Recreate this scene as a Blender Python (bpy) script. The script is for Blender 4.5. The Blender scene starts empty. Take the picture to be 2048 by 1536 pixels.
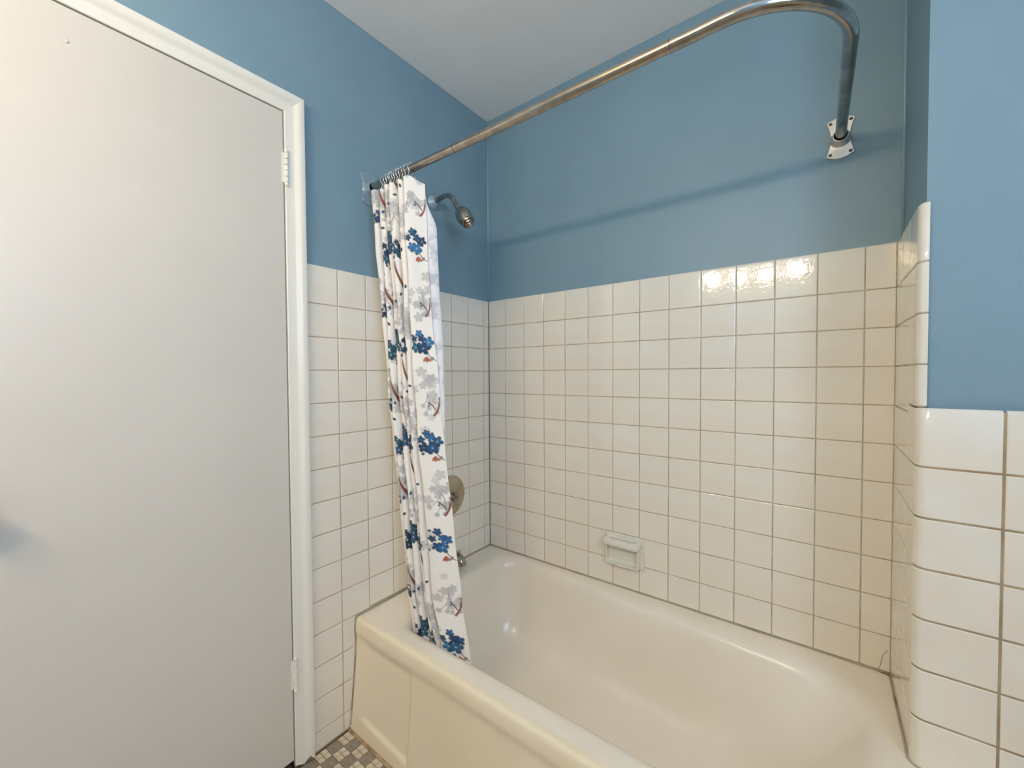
import bpy, bmesh, math, random
import numpy as np
from mathutils import Vector, Matrix

random.seed(7)
rng = np.random.default_rng(11)
scene = bpy.context.scene
COL = scene.collection

# ------------------------------------------------------------------ camera
cam_d = bpy.data.cameras.new('camera')
cam_d.sensor_fit = 'HORIZONTAL'
cam_d.sensor_width = 36.0
cam_d.lens = 817.97 / 2048 * 36.0
cam_d.clip_start = 0.01
cam = bpy.data.objects.new('camera', cam_d)
COL.objects.link(cam)
RT = Vector((0.79601405, 0.60525485, -0.00531006))
UP = Vector((-0.01003624, 0.02197009, 0.99970825))
FW = Vector((-0.60519493, 0.79572852, -0.02356298))
M = Matrix((RT, UP, -FW)).transposed().to_4x4()
M.translation = Vector((1.323794, -1.552610, 1.253817))
cam.matrix_world = M
scene.camera = cam

# ------------------------------------------------------------------ world, exposure
world = bpy.data.worlds.new('world')
world.use_nodes = True
world.node_tree.nodes['Background'].inputs['Color'].default_value = (0.02, 0.022, 0.025, 1)
world.node_tree.nodes['Background'].inputs['Strength'].default_value = 0.3
scene.world = world
scene.view_settings.view_transform = 'Standard'
scene.view_settings.look = 'None'
scene.view_settings.gamma = 1.0
scene.view_settings.use_curve_mapping = False
scene.view_settings.exposure = 0.08
BULB_STRENGTH = 176.0
PANE_STRENGTH = 11.5
BULB_COLOR = (1.0, 0.75, 0.48, 1)
PANE_COLOR = (0.47, 0.68, 1.0, 1)
scene.cycles.diffuse_bounces = 8
scene.cycles.max_bounces = 14
scene.cycles.sample_clamp_indirect = 6.0
scene.cycles.caustics_reflective = False

# ------------------------------------------------------------------ dimensions (metres)
P = 0.1095          # wall tile pitch
Z0 = 1.599          # height of the reference tile row
HC = 2.50           # ceiling
TOPZ = Z0 + 0.156 * P
XR = 1.4835         # tile face of the alcove return, facing the tub
YF = -0.334         # tile face of the alcove return, facing the room
WTOP = Z0 - 3.85 * P
RIM = 0.3965
XW = 2.40           # right wall
XT = 1.66           # far end of the tub
YW = -2.42          # wall behind the viewer

def row_z(r):
    return TOPZ if r == 0 else Z0 - r * P

# ------------------------------------------------------------------ materials
def srgb(r, g, b):
    def f(c):
        c /= 255.0
        return c / 12.92 if c <= 0.04045 else ((c + 0.055) / 1.055) ** 2.4
    return (f(r), f(g), f(b), 1.0)

def new_mat(name):
    m = bpy.data.materials.new(name)
    m.use_nodes = True
    nt = m.node_tree
    return m, nt, nt.nodes['Principled BSDF']

def add_bump(nt, b, scale, strength, dist=0.002, detail=2.0):
    tc = nt.nodes.new('ShaderNodeTexCoord')
    no = nt.nodes.new('ShaderNodeTexNoise')
    no.inputs['Scale'].default_value = scale
    no.inputs['Detail'].default_value = detail
    bu = nt.nodes.new('ShaderNodeBump')
    bu.inputs['Strength'].default_value = strength
    bu.inputs['Distance'].default_value = dist
    nt.links.new(tc.outputs['Object'], no.inputs['Vector'])
    nt.links.new(no.outputs['Fac'], bu.inputs['Height'])
    nt.links.new(bu.outputs['Normal'], b.inputs['Normal'])
    return tc

def noise_mix(nt, b, c1, c2, scale, lo=0.35, hi=0.65, detail=4.0, obj_rand=0.0):
    tc = nt.nodes.new('ShaderNodeTexCoord')
    no = nt.nodes.new('ShaderNodeTexNoise')
    no.inputs['Scale'].default_value = scale
    no.inputs['Detail'].default_value = detail
    mr = nt.nodes.new('ShaderNodeMapRange')
    mr.inputs['From Min'].default_value = lo
    mr.inputs['From Max'].default_value = hi
    mx = nt.nodes.new('ShaderNodeMix')
    mx.data_type = 'RGBA'
    mx.inputs[6].default_value = c1
    mx.inputs[7].default_value = c2
    nt.links.new(tc.outputs['Object'], no.inputs['Vector'])
    nt.links.new(no.outputs['Fac'], mr.inputs['Value'])
    if obj_rand:
        oi = nt.nodes.new('ShaderNodeObjectInfo')
        ma = nt.nodes.new('ShaderNodeMath'); ma.operation = 'MULTIPLY_ADD'
        ma.inputs[1].default_value = obj_rand
        nt.links.new(oi.outputs['Random'], ma.inputs[0])
        nt.links.new(mr.outputs['Result'], ma.inputs[2])
        nt.links.new(ma.outputs[0], mx.inputs[0])
    else:
        nt.links.new(mr.outputs['Result'], mx.inputs[0])
    nt.links.new(mx.outputs[2], b.inputs['Base Color'])
    return mx

def plain(name, col, rough=0.5, metal=0.0, bump=None, coat=0.0):
    m, nt, b = new_mat(name)
    b.inputs['Base Color'].default_value = col
    b.inputs['Roughness'].default_value = rough
    b.inputs['Metallic'].default_value = metal
    b.inputs['Coat Weight'].default_value = coat
    if bump:
        add_bump(nt, b, *bump)
    return m

MAT = {}
# painted wall
m, nt, b = new_mat('blue_paint')
noise_mix(nt, b, srgb(121, 150, 165), srgb(126, 155, 170), 3.0)
b.inputs['Roughness'].default_value = 0.42
add_bump(nt, b, 260, 0.12, 0.0015)
MAT['blue'] = m
# ceiling
m, nt, b = new_mat('ceiling_paint')
noise_mix(nt, b, srgb(238, 238, 237), srgb(241, 241, 240), 2.0)
b.inputs['Roughness'].default_value = 0.7
add_bump(nt, b, 120, 0.08, 0.002)
MAT['ceiling'] = m
# white gloss tile
m, nt, b = new_mat('glazed_tile')
noise_mix(nt, b, srgb(234, 230, 220), srgb(232, 224, 210), 9.0, obj_rand=0.5)
b.inputs['Roughness'].default_value = 0.07
b.inputs['Coat Weight'].default_value = 0.3
b.inputs['Coat Roughness'].default_value = 0.03
add_bump(nt, b, 75, 0.13, 0.002, 2.0)
MAT['tile'] = m
# grout
m, nt, b = new_mat('grout')
noise_mix(nt, b, srgb(192, 183, 165), srgb(168, 154, 130), 14.0)
b.inputs['Roughness'].default_value = 0.9
add_bump(nt, b, 500, 0.3, 0.001)
MAT['grout'] = m
m, nt, b = new_mat('stained_grout')
noise_mix(nt, b, srgb(176, 160, 134), srgb(150, 130, 102), 14.0)
b.inputs['Roughness'].default_value = 0.9
MAT['grout_dark'] = m
# white gloss door paint
m, nt, b = new_mat('door_paint')
noise_mix(nt, b, srgb(211, 206, 197), srgb(207, 202, 193), 2.5)
b.inputs['Roughness'].default_value = 0.38
add_bump(nt, b, 90, 0.10, 0.002, 3.0)
MAT['door'] = m
MAT['trim'] = plain('trim_paint', srgb(232, 229, 219), 0.3, bump=(60, 0.12, 0.002, 3.0))
MAT['dark'] = plain('dark_gap', srgb(38, 32, 27), 0.9)
# tub enamel
m, nt, b = new_mat('tub_enamel')
noise_mix(nt, b, srgb(238, 230, 216), srgb(233, 223, 206), 3.0)
b.inputs['Roughness'].default_value = 0.22
b.inputs['Coat Weight'].default_value = 0.15
add_bump(nt, b, 25, 0.03, 0.002)
MAT['tub'] = m
m, nt, b = new_mat('shaded_enamel')  # same enamel as the basin, the front's warmer shading put into its colour
noise_mix(nt, b, srgb(238, 226, 200), srgb(233, 218, 189), 4.0)
b.inputs['Roughness'].default_value = 0.3
add_bump(nt, b, 25, 0.03, 0.002)
MAT['apron'] = m
m, nt, b = new_mat('caulk')
noise_mix(nt, b, srgb(176, 166, 146), srgb(96, 82, 58), 9.0, 0.48, 0.75)
b.inputs['Roughness'].default_value = 0.8
MAT['caulk'] = m
m, nt, b = new_mat('old_mortar')
noise_mix(nt, b, srgb(206, 184, 152), srgb(150, 120, 86), 26.0, 0.4, 0.7)
b.inputs['Roughness'].default_value = 0.9
MAT['mortar'] = m
m, nt, b = new_mat('floor_grout')
noise_mix(nt, b, srgb(120, 98, 74), srgb(92, 70, 50), 20.0)
b.inputs['Roughness'].default_value = 0.95
MAT['floor_grout'] = m
m, nt, b = new_mat('grey_mosaic')
noise_mix(nt, b, srgb(148, 141, 128), srgb(132, 122, 106), 60.0, obj_rand=0.4)
b.inputs['Roughness'].default_value = 0.6
MAT['mosaic_grey'] = m
m, nt, b = new_mat('white_mosaic')
noise_mix(nt, b, srgb(218, 209, 193), srgb(196, 180, 156), 90.0, obj_rand=0.4)
b.inputs['Roughness'].default_value = 0.6
MAT['mosaic_white'] = m
m, nt, b = new_mat('tarnished_chrome')
noise_mix(nt, b, srgb(178, 174, 168), srgb(150, 144, 136), 30.0)
b.inputs['Metallic'].default_value = 1.0
b.inputs['Roughness'].default_value = 0.16
MAT['chrome'] = m
m, nt, b = new_mat('brushed_steel')
noise_mix(nt, b, srgb(188, 176, 162), srgb(165, 152, 138), 40.0)
b.inputs['Metallic'].default_value = 1.0
b.inputs['Roughness'].default_value = 0.24
MAT['steel'] = m
m, nt, b = new_mat('satin_flange')
noise_mix(nt, b, srgb(222, 219, 214), srgb(200, 196, 190), 40.0)
b.inputs['Metallic'].default_value = 0.75
b.inputs['Roughness'].default_value = 0.36
MAT['flange'] = m
MAT['painted_metal'] = plain('painted_over_metal', srgb(152, 172, 186), 0.35, 0.35)
MAT['bright_chrome'] = plain('bright_chrome', srgb(232, 232, 232), 0.12, 1.0)
MAT['screw'] = plain('screw_metal', srgb(120, 116, 112), 0.3, 1.0)
m, nt, b = new_mat('valve_metal')
noise_mix(nt, b, srgb(190, 178, 152), srgb(168, 154, 126), 25.0)
b.inputs['Metallic'].default_value = 0.45
b.inputs['Roughness'].default_value = 0.4
MAT['valve'] = m
MAT['knob'] = plain('knob_metal', srgb(92, 90, 86), 0.3, 1.0)
MAT['ceramic'] = plain('ceramic_glaze', srgb(222, 219, 207), 0.15, bump=(40, 0.05, 0.002))
MAT['crack'] = plain('crack_dark', srgb(104, 80, 56), 0.9)

# curtain print: colour painted into the cloth
m, nt, b = new_mat('printed_cotton')
at = nt.nodes.new('ShaderNodeAttribute')
at.attribute_name = 'print'
nt.links.new(at.outputs['Color'], b.inputs['Base Color'])
b.inputs['Roughness'].default_value = 0.75
b.inputs['Sheen Weight'].default_value = 0.15
MAT['cloth'] = m

def emit(name, col, strength):
    m, nt, b = new_mat(name)
    b.inputs['Base Color'].default_value = (0.9, 0.9, 0.9, 1)
    b.inputs['Emission Color'].default_value = col
    b.inputs['Emission Strength'].default_value = strength
    return m
MAT['bulb'] = emit('lit_bulb', BULB_COLOR, BULB_STRENGTH)
MAT['pane'] = emit('lit_frosted_pane', PANE_COLOR, PANE_STRENGTH)

# ------------------------------------------------------------------ helpers
def tag(o, label=None, cat=None, group=None, kind=None):
    if label: o['label'] = label
    if cat: o['category'] = cat
    if group: o['group'] = group
    if kind: o['kind'] = kind
    return o

def link(o, parent=None):
    COL.objects.link(o)
    if parent is not None:
        o.parent = parent
    return o

def empty(name, loc=(0, 0, 0), parent=None):
    o = bpy.data.objects.new(name, None)
    o.empty_display_size = 0.05
    o.location = loc
    return link(o, parent)

def mesh(name, V, F, mat, smooth=False, angle=None):
    me = bpy.data.meshes.new(name)
    me.from_pydata([tuple(v) for v in V], [], F)
    bm = bmesh.new(); bm.from_mesh(me)
    bmesh.ops.recalc_face_normals(bm, faces=bm.faces)
    if smooth and angle is not None:
        for f in bm.faces: f.smooth = True
        for e in bm.edges:
            if len(e.link_faces) == 2 and e.calc_face_angle(0) > math.radians(angle):
                e.smooth = False
    elif smooth:
        for f in bm.faces: f.smooth = True
    bm.to_mesh(me); bm.free()
    if mat is not None:
        me.materials.append(mat)
    return me

def put(name, me, parent=None, loc=(0, 0, 0), rot=(0, 0, 0)):
    o = bpy.data.objects.new(name, me)
    o.location = loc
    o.rotation_euler = rot
    return link(o, parent)

def boxes(lst):
    V, F = [], []
    for (x0, y0, z0), (x1, y1, z1) in lst:
        n = len(V)
        V += [(x0, y0, z0), (x1, y0, z0), (x1, y1, z0), (x0, y1, z0), (x0, y0, z1), (x1, y0, z1), (x1, y1, z1), (x0, y1, z1)]
        F += [tuple(n + i for i in f) for f in ((0, 3, 2, 1), (4, 5, 6, 7), (0, 1, 5, 4), (1, 2, 6, 5), (2, 3, 7, 6), (3, 0, 4, 7))]
    return V, F

def bevel_box(name, a, b, r, seg, mat):
    V, F = boxes([(a, b)])
    me = bpy.data.meshes.new(name)
    me.from_pydata(V, [], F)
    bm = bmesh.new(); bm.from_mesh(me)
    bmesh.ops.recalc_face_normals(bm, faces=bm.faces)
    bmesh.ops.bevel(bm, geom=list(bm.edges), offset=r, segments=seg, affect='EDGES', profile=0.5)
    for f in bm.faces: f.smooth = True
    bm.to_mesh(me); bm.free()
    me.materials.append(mat)
    return me

def frame_for(d):
    d = Vector(d).normalized()
    a = Vector((0, 0, 1)) if abs(d.z) < 0.9 else Vector((1, 0, 0))
    u = d.cross(a).normalized()
    return u, d.cross(u).normalized(), d

def lathe(prof, origin, axis, n=24, cap=True):
    """prof: list of (distance along axis, radius)"""
    u, w, d = frame_for(axis)
    o = Vector(origin)
    V, F = [], []
    for t, r in prof:
        for i in range(n):
            a = 2 * math.pi * i / n
            V.append(o + d * t + (u * math.cos(a) + w * math.sin(a)) * r)
    for k in range(len(prof) - 1):
        for i in range(n):
            j = (i + 1) % n
            F.append((k * n + i, k * n + j, (k + 1) * n + j, (k + 1) * n + i))
    if cap:
        F.append(tuple(range(n)))
        F.append(tuple((len(prof) - 1) * n + i for i in range(n)))
    return V, F

def tube(path, rad, n=16, closed=False, cap=True):
    pts = [Vector(q) for q in path]
    m = len(pts)
    rads = rad if isinstance(rad, (list, tuple)) else [rad] * m
    V, F = [], []
    prev = None
    for k in range(m):
        if closed:
            d = (pts[(k + 1) % m] - pts[k - 1]).normalized()
        else:
            d = (pts[min(k + 1, m - 1)] - pts[max(k - 1, 0)]).normalized()
        if prev is None:
            u, w, _ = frame_for(d)
        else:
            u = (prev - d * prev.dot(d)).normalized()
            w = d.cross(u)
        prev = u
        for i in range(n):
            a = 2 * math.pi * i / n
            V.append(pts[k] + (u * math.cos(a) + w * math.sin(a)) * rads[k])
    for k in range(m if closed else m - 1):
        k2 = (k + 1) % m
        for i in range(n):
            j = (i + 1) % n
            F.append((k * n + i, k * n + j, k2 * n + j, k2 * n + i))
    if cap and not closed:
        F.append(tuple(range(n)))
        F.append(tuple((m - 1) * n + i for i in range(n)))
    return V, F

def merge(*vf):
    V, F = [], []
    for v, f in vf:
        n = len(V)
        V += list(v)
        F += [tuple(n + i for i in q) for q in f]
    return V, F

def extrude_outline(pts, z0, z1, r=0.0):
    """closed outline in (a,b) raised from z0 to z1, with a small chamfer on top; returns local (a,b,z)"""
    n = len(pts)
    c = (sum(q[0] for q in pts) / n, sum(q[1] for q in pts) / n)
    V = [(a, b_, z0) for a, b_ in pts] + [(a, b_, z1 - r) for a, b_ in pts]
    F = [(i, (i + 1) % n, n + (i + 1) % n, n + i) for i in range(n)]
    if r:
        V2 = []
        for a, b_ in pts:
            dx, dy = a - c[0], b_ - c[1]
            L = math.hypot(dx, dy) or 1
            V2.append((a - dx / L * r, b_ - dy / L * r, z1))
        V += V2
        F += [(n + i, n + (i + 1) % n, 2 * n + (i + 1) % n, 2 * n + i) for i in range(n)]
        F.append(tuple(2 * n + i for i in range(n)))
    else:
        F.append(tuple(n + i for i in range(n)))
    return V, F

# ------------------------------------------------------------------ room shell
V, F = boxes([((-0.15, YW - 0.1, -0.1), (XW + 0.1, 0.1, 0.0))])
floor = put('floor', mesh('floor', V, F, MAT['floor_grout']))
tag(floor, 'grey and white checkered mosaic tile floor beside the tub', 'floor', kind='structure')

V, F = boxes([((-0.106, YW - 0.1, 0), (XW + 0.1, 0.106, 1))])
V = [(x, y, (2.498 + 0.012 * x) + (0.1 if z > 0.5 else 0.0)) for x, y, z in V]
ceiling = put('ceiling', mesh('ceiling', V, F, MAT['ceiling']))
tag(ceiling, 'plain off-white painted ceiling above the tub', 'ceiling', kind='structure')
HW = 2.54   # walls run up past the underside of the ceiling

V, F = boxes([((-0.106, 0.006, 0), (XW + 0.1, 0.106, HW))])
wall_back = put('wall_back', mesh('wall_back', V, F, MAT['blue']))
tag(wall_back, 'long alcove wall, blue paint above square white tiles', 'wall', kind='structure')

DY0, DY1, DZ = -0.9625, -1.640, 2.062     # door opening
V, F = boxes([((-0.106, DY0 + 0.003, 0), (-0.006, 0.006, HW)),
              ((-0.106, DY1 - 0.003, DZ + 0.004), (-0.006, DY0 + 0.003, HW)),
              ((-0.106, YW, 0), (-0.006, DY1 - 0.003, HW))])
wall_left = put('wall_left', mesh('wall_left', V, F, MAT['blue']))
tag(wall_left, 'side wall with the door, blue paint above white tiles', 'wall', kind='structure')

XP = 1.4965   # painted plaster of the return, set back from the tile
YP = -0.312
V, F = boxes([((XP, YP, 0), (XW + 0.1, 0.006, HW))])
wall_alcove = put('wall_alcove', mesh('wall_alcove', V, F, MAT['blue']))
tag(wall_alcove, 'projecting corner wall at the tub end, blue over rounded white tiles', 'wall', kind='structure')

# window opening in the right wall, out of frame
WY0, WY1, WZ0, WZ1 = -2.37, -1.42, 1.42, 2.36
V, F = boxes([((XW, YW, 0), (XW + 0.1, YP, WZ0)), ((XW, YW, WZ1), (XW + 0.1, YP, HW)),
              ((XW, YW, WZ0), (XW + 0.1, WY0, WZ1)), ((XW, WY1, WZ0), (XW + 0.1, YP, WZ1))])
wall_right = put('wall_right', mesh('wall_right', V, F, MAT['blue']))
tag(wall_right, 'blue side wall with a frosted window, beside the viewer', 'wall', kind='structure')
V, F = boxes([((-0.106, YW - 0.1, 0), (XW + 0.1, YW, HW))])
wall_front = put('wall_front', mesh('wall_front', V, F, MAT['blue']))
tag(wall_front, 'blue wall with the vanity light, behind the viewer', 'wall', kind='structure')

# white wainscot on the two walls behind the viewer
V, F = boxes([((XW - 0.012, YW, 0), (XW, YF - 0.001, 1.16))])
put('wainscot', mesh('wainscot', V, F, MAT['tile']), wall_right)
V, F = boxes([((0.02, YW, 0), (XW - 0.012, YW + 0.012, 1.16))])
put('wainscot', mesh('wainscot', V, F, MAT['tile']), wall_front)

# window
win = empty('window_1', (XW + 0.05, (WY0 + WY1) / 2, WZ0))
tag(win, 'white framed frosted window lit by daylight beside the viewer', 'window', kind='structure')
hy, hz = (WY1 - WY0) / 2, WZ1 - WZ0
V, F = boxes([((-0.03, -hy, 0), (0.03, -hy + 0.05, hz)), ((-0.03, hy - 0.05, 0), (0.03, hy, hz)),
              ((-0.03, -hy + 0.05, 0), (0.03, hy - 0.05, 0.05)), ((-0.03, -hy + 0.05, hz - 0.05), (0.03, hy - 0.05, hz)),
              ((-0.03, -hy + 0.05, hz / 2 - 0.025), (0.03, hy - 0.05, hz / 2 + 0.025))])
put('window_frame', mesh('window_frame', V, F, MAT['trim']), win)
for za, zb in ((0.05, hz / 2 - 0.025), (hz / 2 + 0.025, hz - 0.05)):
    V, F = boxes([((-0.004, -hy + 0.05, za), (0.004, hy - 0.05, zb))])
    put('pane', mesh('pane', V, F, MAT['pane']), win)

# ------------------------------------------------------------------ wall tiles
GAP = 0.0026
_tiles = {}
def tile_mesh(w, h, top_r=0.0):
    key = (round(w, 4), round(h, 4), top_r)
    if key in _tiles:
        return _tiles[key]
    D = 0.006
    rings = [(0.0, D, 0.0), (0.0, 0.0022, 0.0), (0.0007, 0.0007, 0.0), (0.0024, 0.0, 0.0)]
    if top_r:
        rings = [(0.0, D, 0.0), (0.0, 0.0022, 0.0020), (0.0007, 0.0007, 0.0035), (0.0024, 0.0, 0.0060)]
    V, F = [], []
    for ins, y, topx in rings:
        a, b_ = w / 2 - ins, h / 2 - ins
        V += [(-a, y, -b_), (a, y, -b_), (a, y, b_ - topx), (-a, y, b_ - topx)]
    for k in range(3):
        for i in range(4):
            j = (i + 1) % 4
            F.append((4 * k + i, 4 * k + j, 4 * k + 4 + j, 4 * k + 4 + i))
    F.append((12, 13, 14, 15))
    me = mesh('tile', V, F, MAT['tile'])
    _tiles[key] = me
    return me

def lay(parent, face, u0, u1, z0, z1, plane, top=False, gu=GAP, gz=GAP):
    """one tile of the wall: face 'back' (-y), 'left' (+x), 'return' (-x), 'room' (-y)"""
    w, h = abs(u1 - u0) - gu, abs(z1 - z0) - (gz if not top else gz / 2)
    if w < 0.004 or h < 0.004:
        return None
    me = tile_mesh(w, h, 1.0 if top else 0.0)
    uc = (u0 + u1) / 2
    zc = (z0 + z1) / 2 + (gz / 4 if top else 0)
    j = random.uniform(-0.00025, 0.00025)
    ta, tb = random.gauss(0, 0.0022), random.gauss(0, 0.0022)
    if face in ('back', 'room'):
        return put('tile', me, parent, (uc, plane + j, zc), (ta, 0, tb))
    if face == 'left':
        return put('tile', me, parent, (plane + j, uc, zc), (ta, 0, math.pi / 2 + tb))
    return put('tile', me, parent, (plane + j, uc, zc), (ta, 0, -math.pi / 2 + tb))

# long wall
V, F = boxes([((0.0, 0.0016, 0.36), (XR + 0.004, 0.0058, TOPZ - 0.004))])
put('grout', mesh('grout', V, F, MAT['grout']), wall_back)
edges = [0.0] + [(0.9433 + k) * P for k in range(13)] + [XR + 0.0015]
crack_tile = None
for r in range(11):
    za, zb = (0.4005 if r == 10 else row_z(r + 1)), row_z(r)
    for c in range(14):
        o = lay(wall_back, 'back', edges[c], edges[c + 1], za, zb, 0.0, r == 0)
        if r == 10 and c == 13:
            crack_tile = o
# the cracked tile low in the corner
cx, cz = crack_tile.location.x, crack_tile.location.z
pts = [(1.459, 0.402), (1.4625, 0.416), (1.4650, 0.430), (1.4655, 0.440), (1.4690, 0.450), (1.4755, 0.461), (1.4760, 0.466)]
V, F = [], []
for i, (x, z) in enumerate(pts):
    wd = 0.0006 if 0 < i < len(pts) - 1 else 0.0004
    V += [(x - cx - wd, -0.0004, z - cz), (x - cx + wd, -0.0004, z - cz), (x - cx, 0.0006, z - cz)]
for i in range(len(pts) - 1):
    a = 3 * i
    F += [(a, a + 1, a + 4, a + 3), (a + 1, a + 2, a + 5, a + 4), (a + 2, a, a + 3, a + 5)]
ck = put('crack', mesh('crack', V, F, MAT['crack']), crack_tile)
ck['label'] = 'dark crack curving through the corner tile'

# side wall with the door
V, F = boxes([((-0.0058, -0.903, 0.0), (-0.0016, 0.0, TOPZ - 0.004))])
put('grout', mesh('grout', V, F, MAT['grout']), wall_left)
d0, lp = 0.37 * P, 0.983 * P
ledges = [-0.001, -d0] + [-d0 - lp * k for k in range(1, 8)] + [-0.9025]
for r in range(15):
    zb = row_z(r)
    for c in range(len(ledges) - 1):
        u0, u1 = ledges[c], ledges[c + 1]
        za = row_z(r + 1)
        if r == 14:
            za = 0.004
        if u1 > -0.76:                # above the tub
            if r > 10:
                continue
            if r == 10:
                za = 0.4005
        elif u0 > -0.76:              # the column the tub ends in
            if r == 10:
                za = 0.4005 if u1 > -0.76 else row_z(11)
            if r > 10:
                u0 = -0.7460
        lay(wall_left, 'left', u1, u0, za, zb, 0.0, r == 0)

# return wall at the tub end: flat tiles on the tub side, rounded pieces at the corner
def wrap_piece(path, z0, z1, top=False, depth=0.010):
    """piece that follows a plan path (list of (x, y, nx, ny)) between two heights"""
    V, F = [], []
    ch = 0.0018
    levels = [(z0, ch), (z0 + ch, 0.0), (z1 - (0.006 if top else ch), 0.0), (z1 - (0.0022 if top else 0.0), 0.0022 if top else ch)]
    if top:
        levels.append((z1, 0.006))
    q = [(path[0], depth)] + [(s, 0.0) for s in path] + [(path[-1], depth)]
    L = len(levels)
    for (x, y, nx, ny), dp in q:
        for z, ins in levels:
            k = max(dp, ins)
            V.append((x - nx * k, y - ny * k, z))
    for i in range(len(q) - 1):
        for l in range(L - 1):
            F.append((i * L + l, (i + 1) * L + l, (i + 1) * L + l + 1, i * L + l + 1))
    return V, F

def corner_path(ya, R, xb, yface, n=7, off=0.0):
    """from (XR, ya) along the tub side, round the corner, to (xb, yface)"""
    path = [(XR + off, ya, -1.0, 0.0)]
    cx_, cy_ = XR + R, yface + R
    for i in range(n + 1):
        a = math.pi + (math.pi / 2) * i / n
        path.append((cx_ + (R - off) * math.cos(a), cy_ + (R - off) * math.sin(a), math.cos(a), math.sin(a)))
    path.append((xb, yface + off, 0.0, -1.0))
    return path

RC = 0.022
YB = -0.3245     # nose of the bullnose pieces above the wainscot
# grout bed: tub side, then wrapping round below the wainscot top
V, F = boxes([((XR + 0.0016, -0.2495, 0.36), (XP - 0.0002, 0.0, TOPZ - 0.004))])
put('grout', mesh('grout', V, F, MAT['grout']), wall_alcove)
V, F = wrap_piece(corner_path(-0.25, RC, XW - 0.001, YF, 9, 0.0016), 0.0, WTOP - 0.004)
put('grout', mesh('grout', V, F, MAT['grout_dark']), wall_alcove)
V, F = wrap_piece(corner_path(-0.25, 0.0155, 1.499, YB, 6, 0.0016), WTOP, TOPZ - 0.004)
put('grout', mesh('grout', V, F, MAT['grout']), wall_alcove)

re = [-0.001, -1.0 * P, -2.0 * P]
for r in range(11):
    zb = row_z(r)
    za = 0.4005 if r == 10 else row_z(r + 1)
    for c in range(2):
        lay(wall_alcove, 'return', re[c + 1], re[c], za, zb, XR, r == 0, 0.0008)
    if r < 4:        # rounded edge showing beside the painted face
        zl = za if r < 3 else WTOP + 0.002
        V, F = wrap_piece(corner_path(re[2] - 0.0015, 0.0155, 1.5005, YB), zl + GAP / 2, zb - (GAP / 2 if r else 0), r == 0)
        o = put('corner_tile', mesh('corner_tile', V, F, MAT['tile'], True, 40), wall_alcove)
    else:
        lay(wall_alcove, 'return', YF + RC + 0.0005, re[2], za, zb if r > 4 else WTOP, XR, False, 0.0008)
ce = [XR] + [(14.69 + k) * P for k in range(8)] + [XW - 0.013]
for r in range(4, 15):
    zb = WTOP if r == 4 else row_z(r)
    za = 0.004 if r == 14 else row_z(r + 1)
    V, F = wrap_piece(corner_path(YF + RC, RC, ce[1] - 0.0023, YF)[1:], za + 0.0018, zb - (0.0018 if r > 4 else 0), r == 4)
    put('corner_tile', mesh('corner_tile', V, F, MAT['tile'], True, 40), wall_alcove)
    for c in range(1, len(ce) - 1):
        if ce[c + 1] < XT + 0.05 or r < 10 or ce[c] > XT - 0.1:
            lay(wall_alcove, 'room', ce[c], ce[c + 1], za, zb, YF, r == 4, 0.0046, 0.0036)

# paint fillets in the inside corners
for nm, par, x, y in (('corner_bead', wall_back, -0.004, 0.004), ('corner_bead', wall_alcove, XP - 0.002, 0.004)):
    V, F = tube([(x, y, TOPZ), (x, y, 2.497)], 0.0035, 8)
    put(nm, mesh(nm, V, F, plain('paint_bead', srgb(140, 170, 186), 0.4), True), par)

# ------------------------------------------------------------------ floor mosaic
FP = 0.0412
def mosaic(w):
    V, F = [], []
    for ins, z in ((0.0, -0.001), (0.0, 0.0008), (0.0006, 0.0014)):
        a = w / 2 - ins
        V += [(-a, -a, z), (a, -a, z), (a, a, z), (-a, a, z)]
    for k in range(2):
        for i in range(4):
            j = (i + 1) % 4
            F.append((4 * k + i, 4 * k + j, 4 * k + 4 + j, 4 * k + 4 + i))
    F.append((8, 9, 10, 11))
    return V, F
gv, gf = mosaic(FP - 0.0018)
wv, wf = mosaic(FP / 2 - 0.0018)
grey_me = mesh('grey_mosaic', gv, gf, MAT['mosaic_grey'])
white_me = mesh('white_mosaic', wv, wf, MAT['mosaic_white'])
rest = {'grey': [], 'white': []}
nx, ny = int((XW - 0.014) / FP), int((abs(YW) - 0.82) / FP) + 2
for i in range(nx):
    for j in range(ny):
        x = 0.0060 + FP * (i + 0.5)
        y = -0.7820 - FP * (j + 0.5)
        if y < YW + 0.03:
            continue
        near = x < 0.56 and y > -1.26
        if (i + j) % 2 == 1:
            if near:
                put('grey_mosaic_tile', grey_me, floor, (x, y, random.uniform(-0.0002, 0.0002)), (0, 0, random.gauss(0, 0.006)))
            else:
                rest['grey'].append((x, y))
        else:
            for a in (-0.25, 0.25):
                for b_ in (-0.25, 0.25):
                    q = (x + a * FP, y + b_ * FP)
                    if near:
                        put('white_mosaic_tile', white_me, floor, (*q, random.uniform(-0.0002, 0.0002)), (0, 0, random.gauss(0, 0.01)))
                    else:
                        rest['white'].append(q)
for k, (bv, bf) in (('grey', (gv, gf)), ('white', (wv, wf))):
    V, F = merge(*[([(vx + x, vy + y, vz) for vx, vy, vz in bv], bf) for x, y in rest[k]])
    o = put(k + '_mosaic_field', mesh(k + '_mosaic_field', V, F, MAT['mosaic_' + k]), floor)
    o['kind'] = 'stuff'
# the dirty mortar fillets along the tub and the wall
V, F = tube([(0.002, -0.7765, -0.002), (1.6, -0.7765, -0.002)], 0.0062, 10)
put('mortar_line', mesh('mortar_line', V, F, MAT['mortar'], True), floor)
V, F = tube([(0.001, -0.776, 0.000), (0.001, -0.905, 0.000)], 0.0022, 8)
put('mortar_line', mesh('mortar_line', V, F, MAT['floor_grout'], True), floor)

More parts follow.
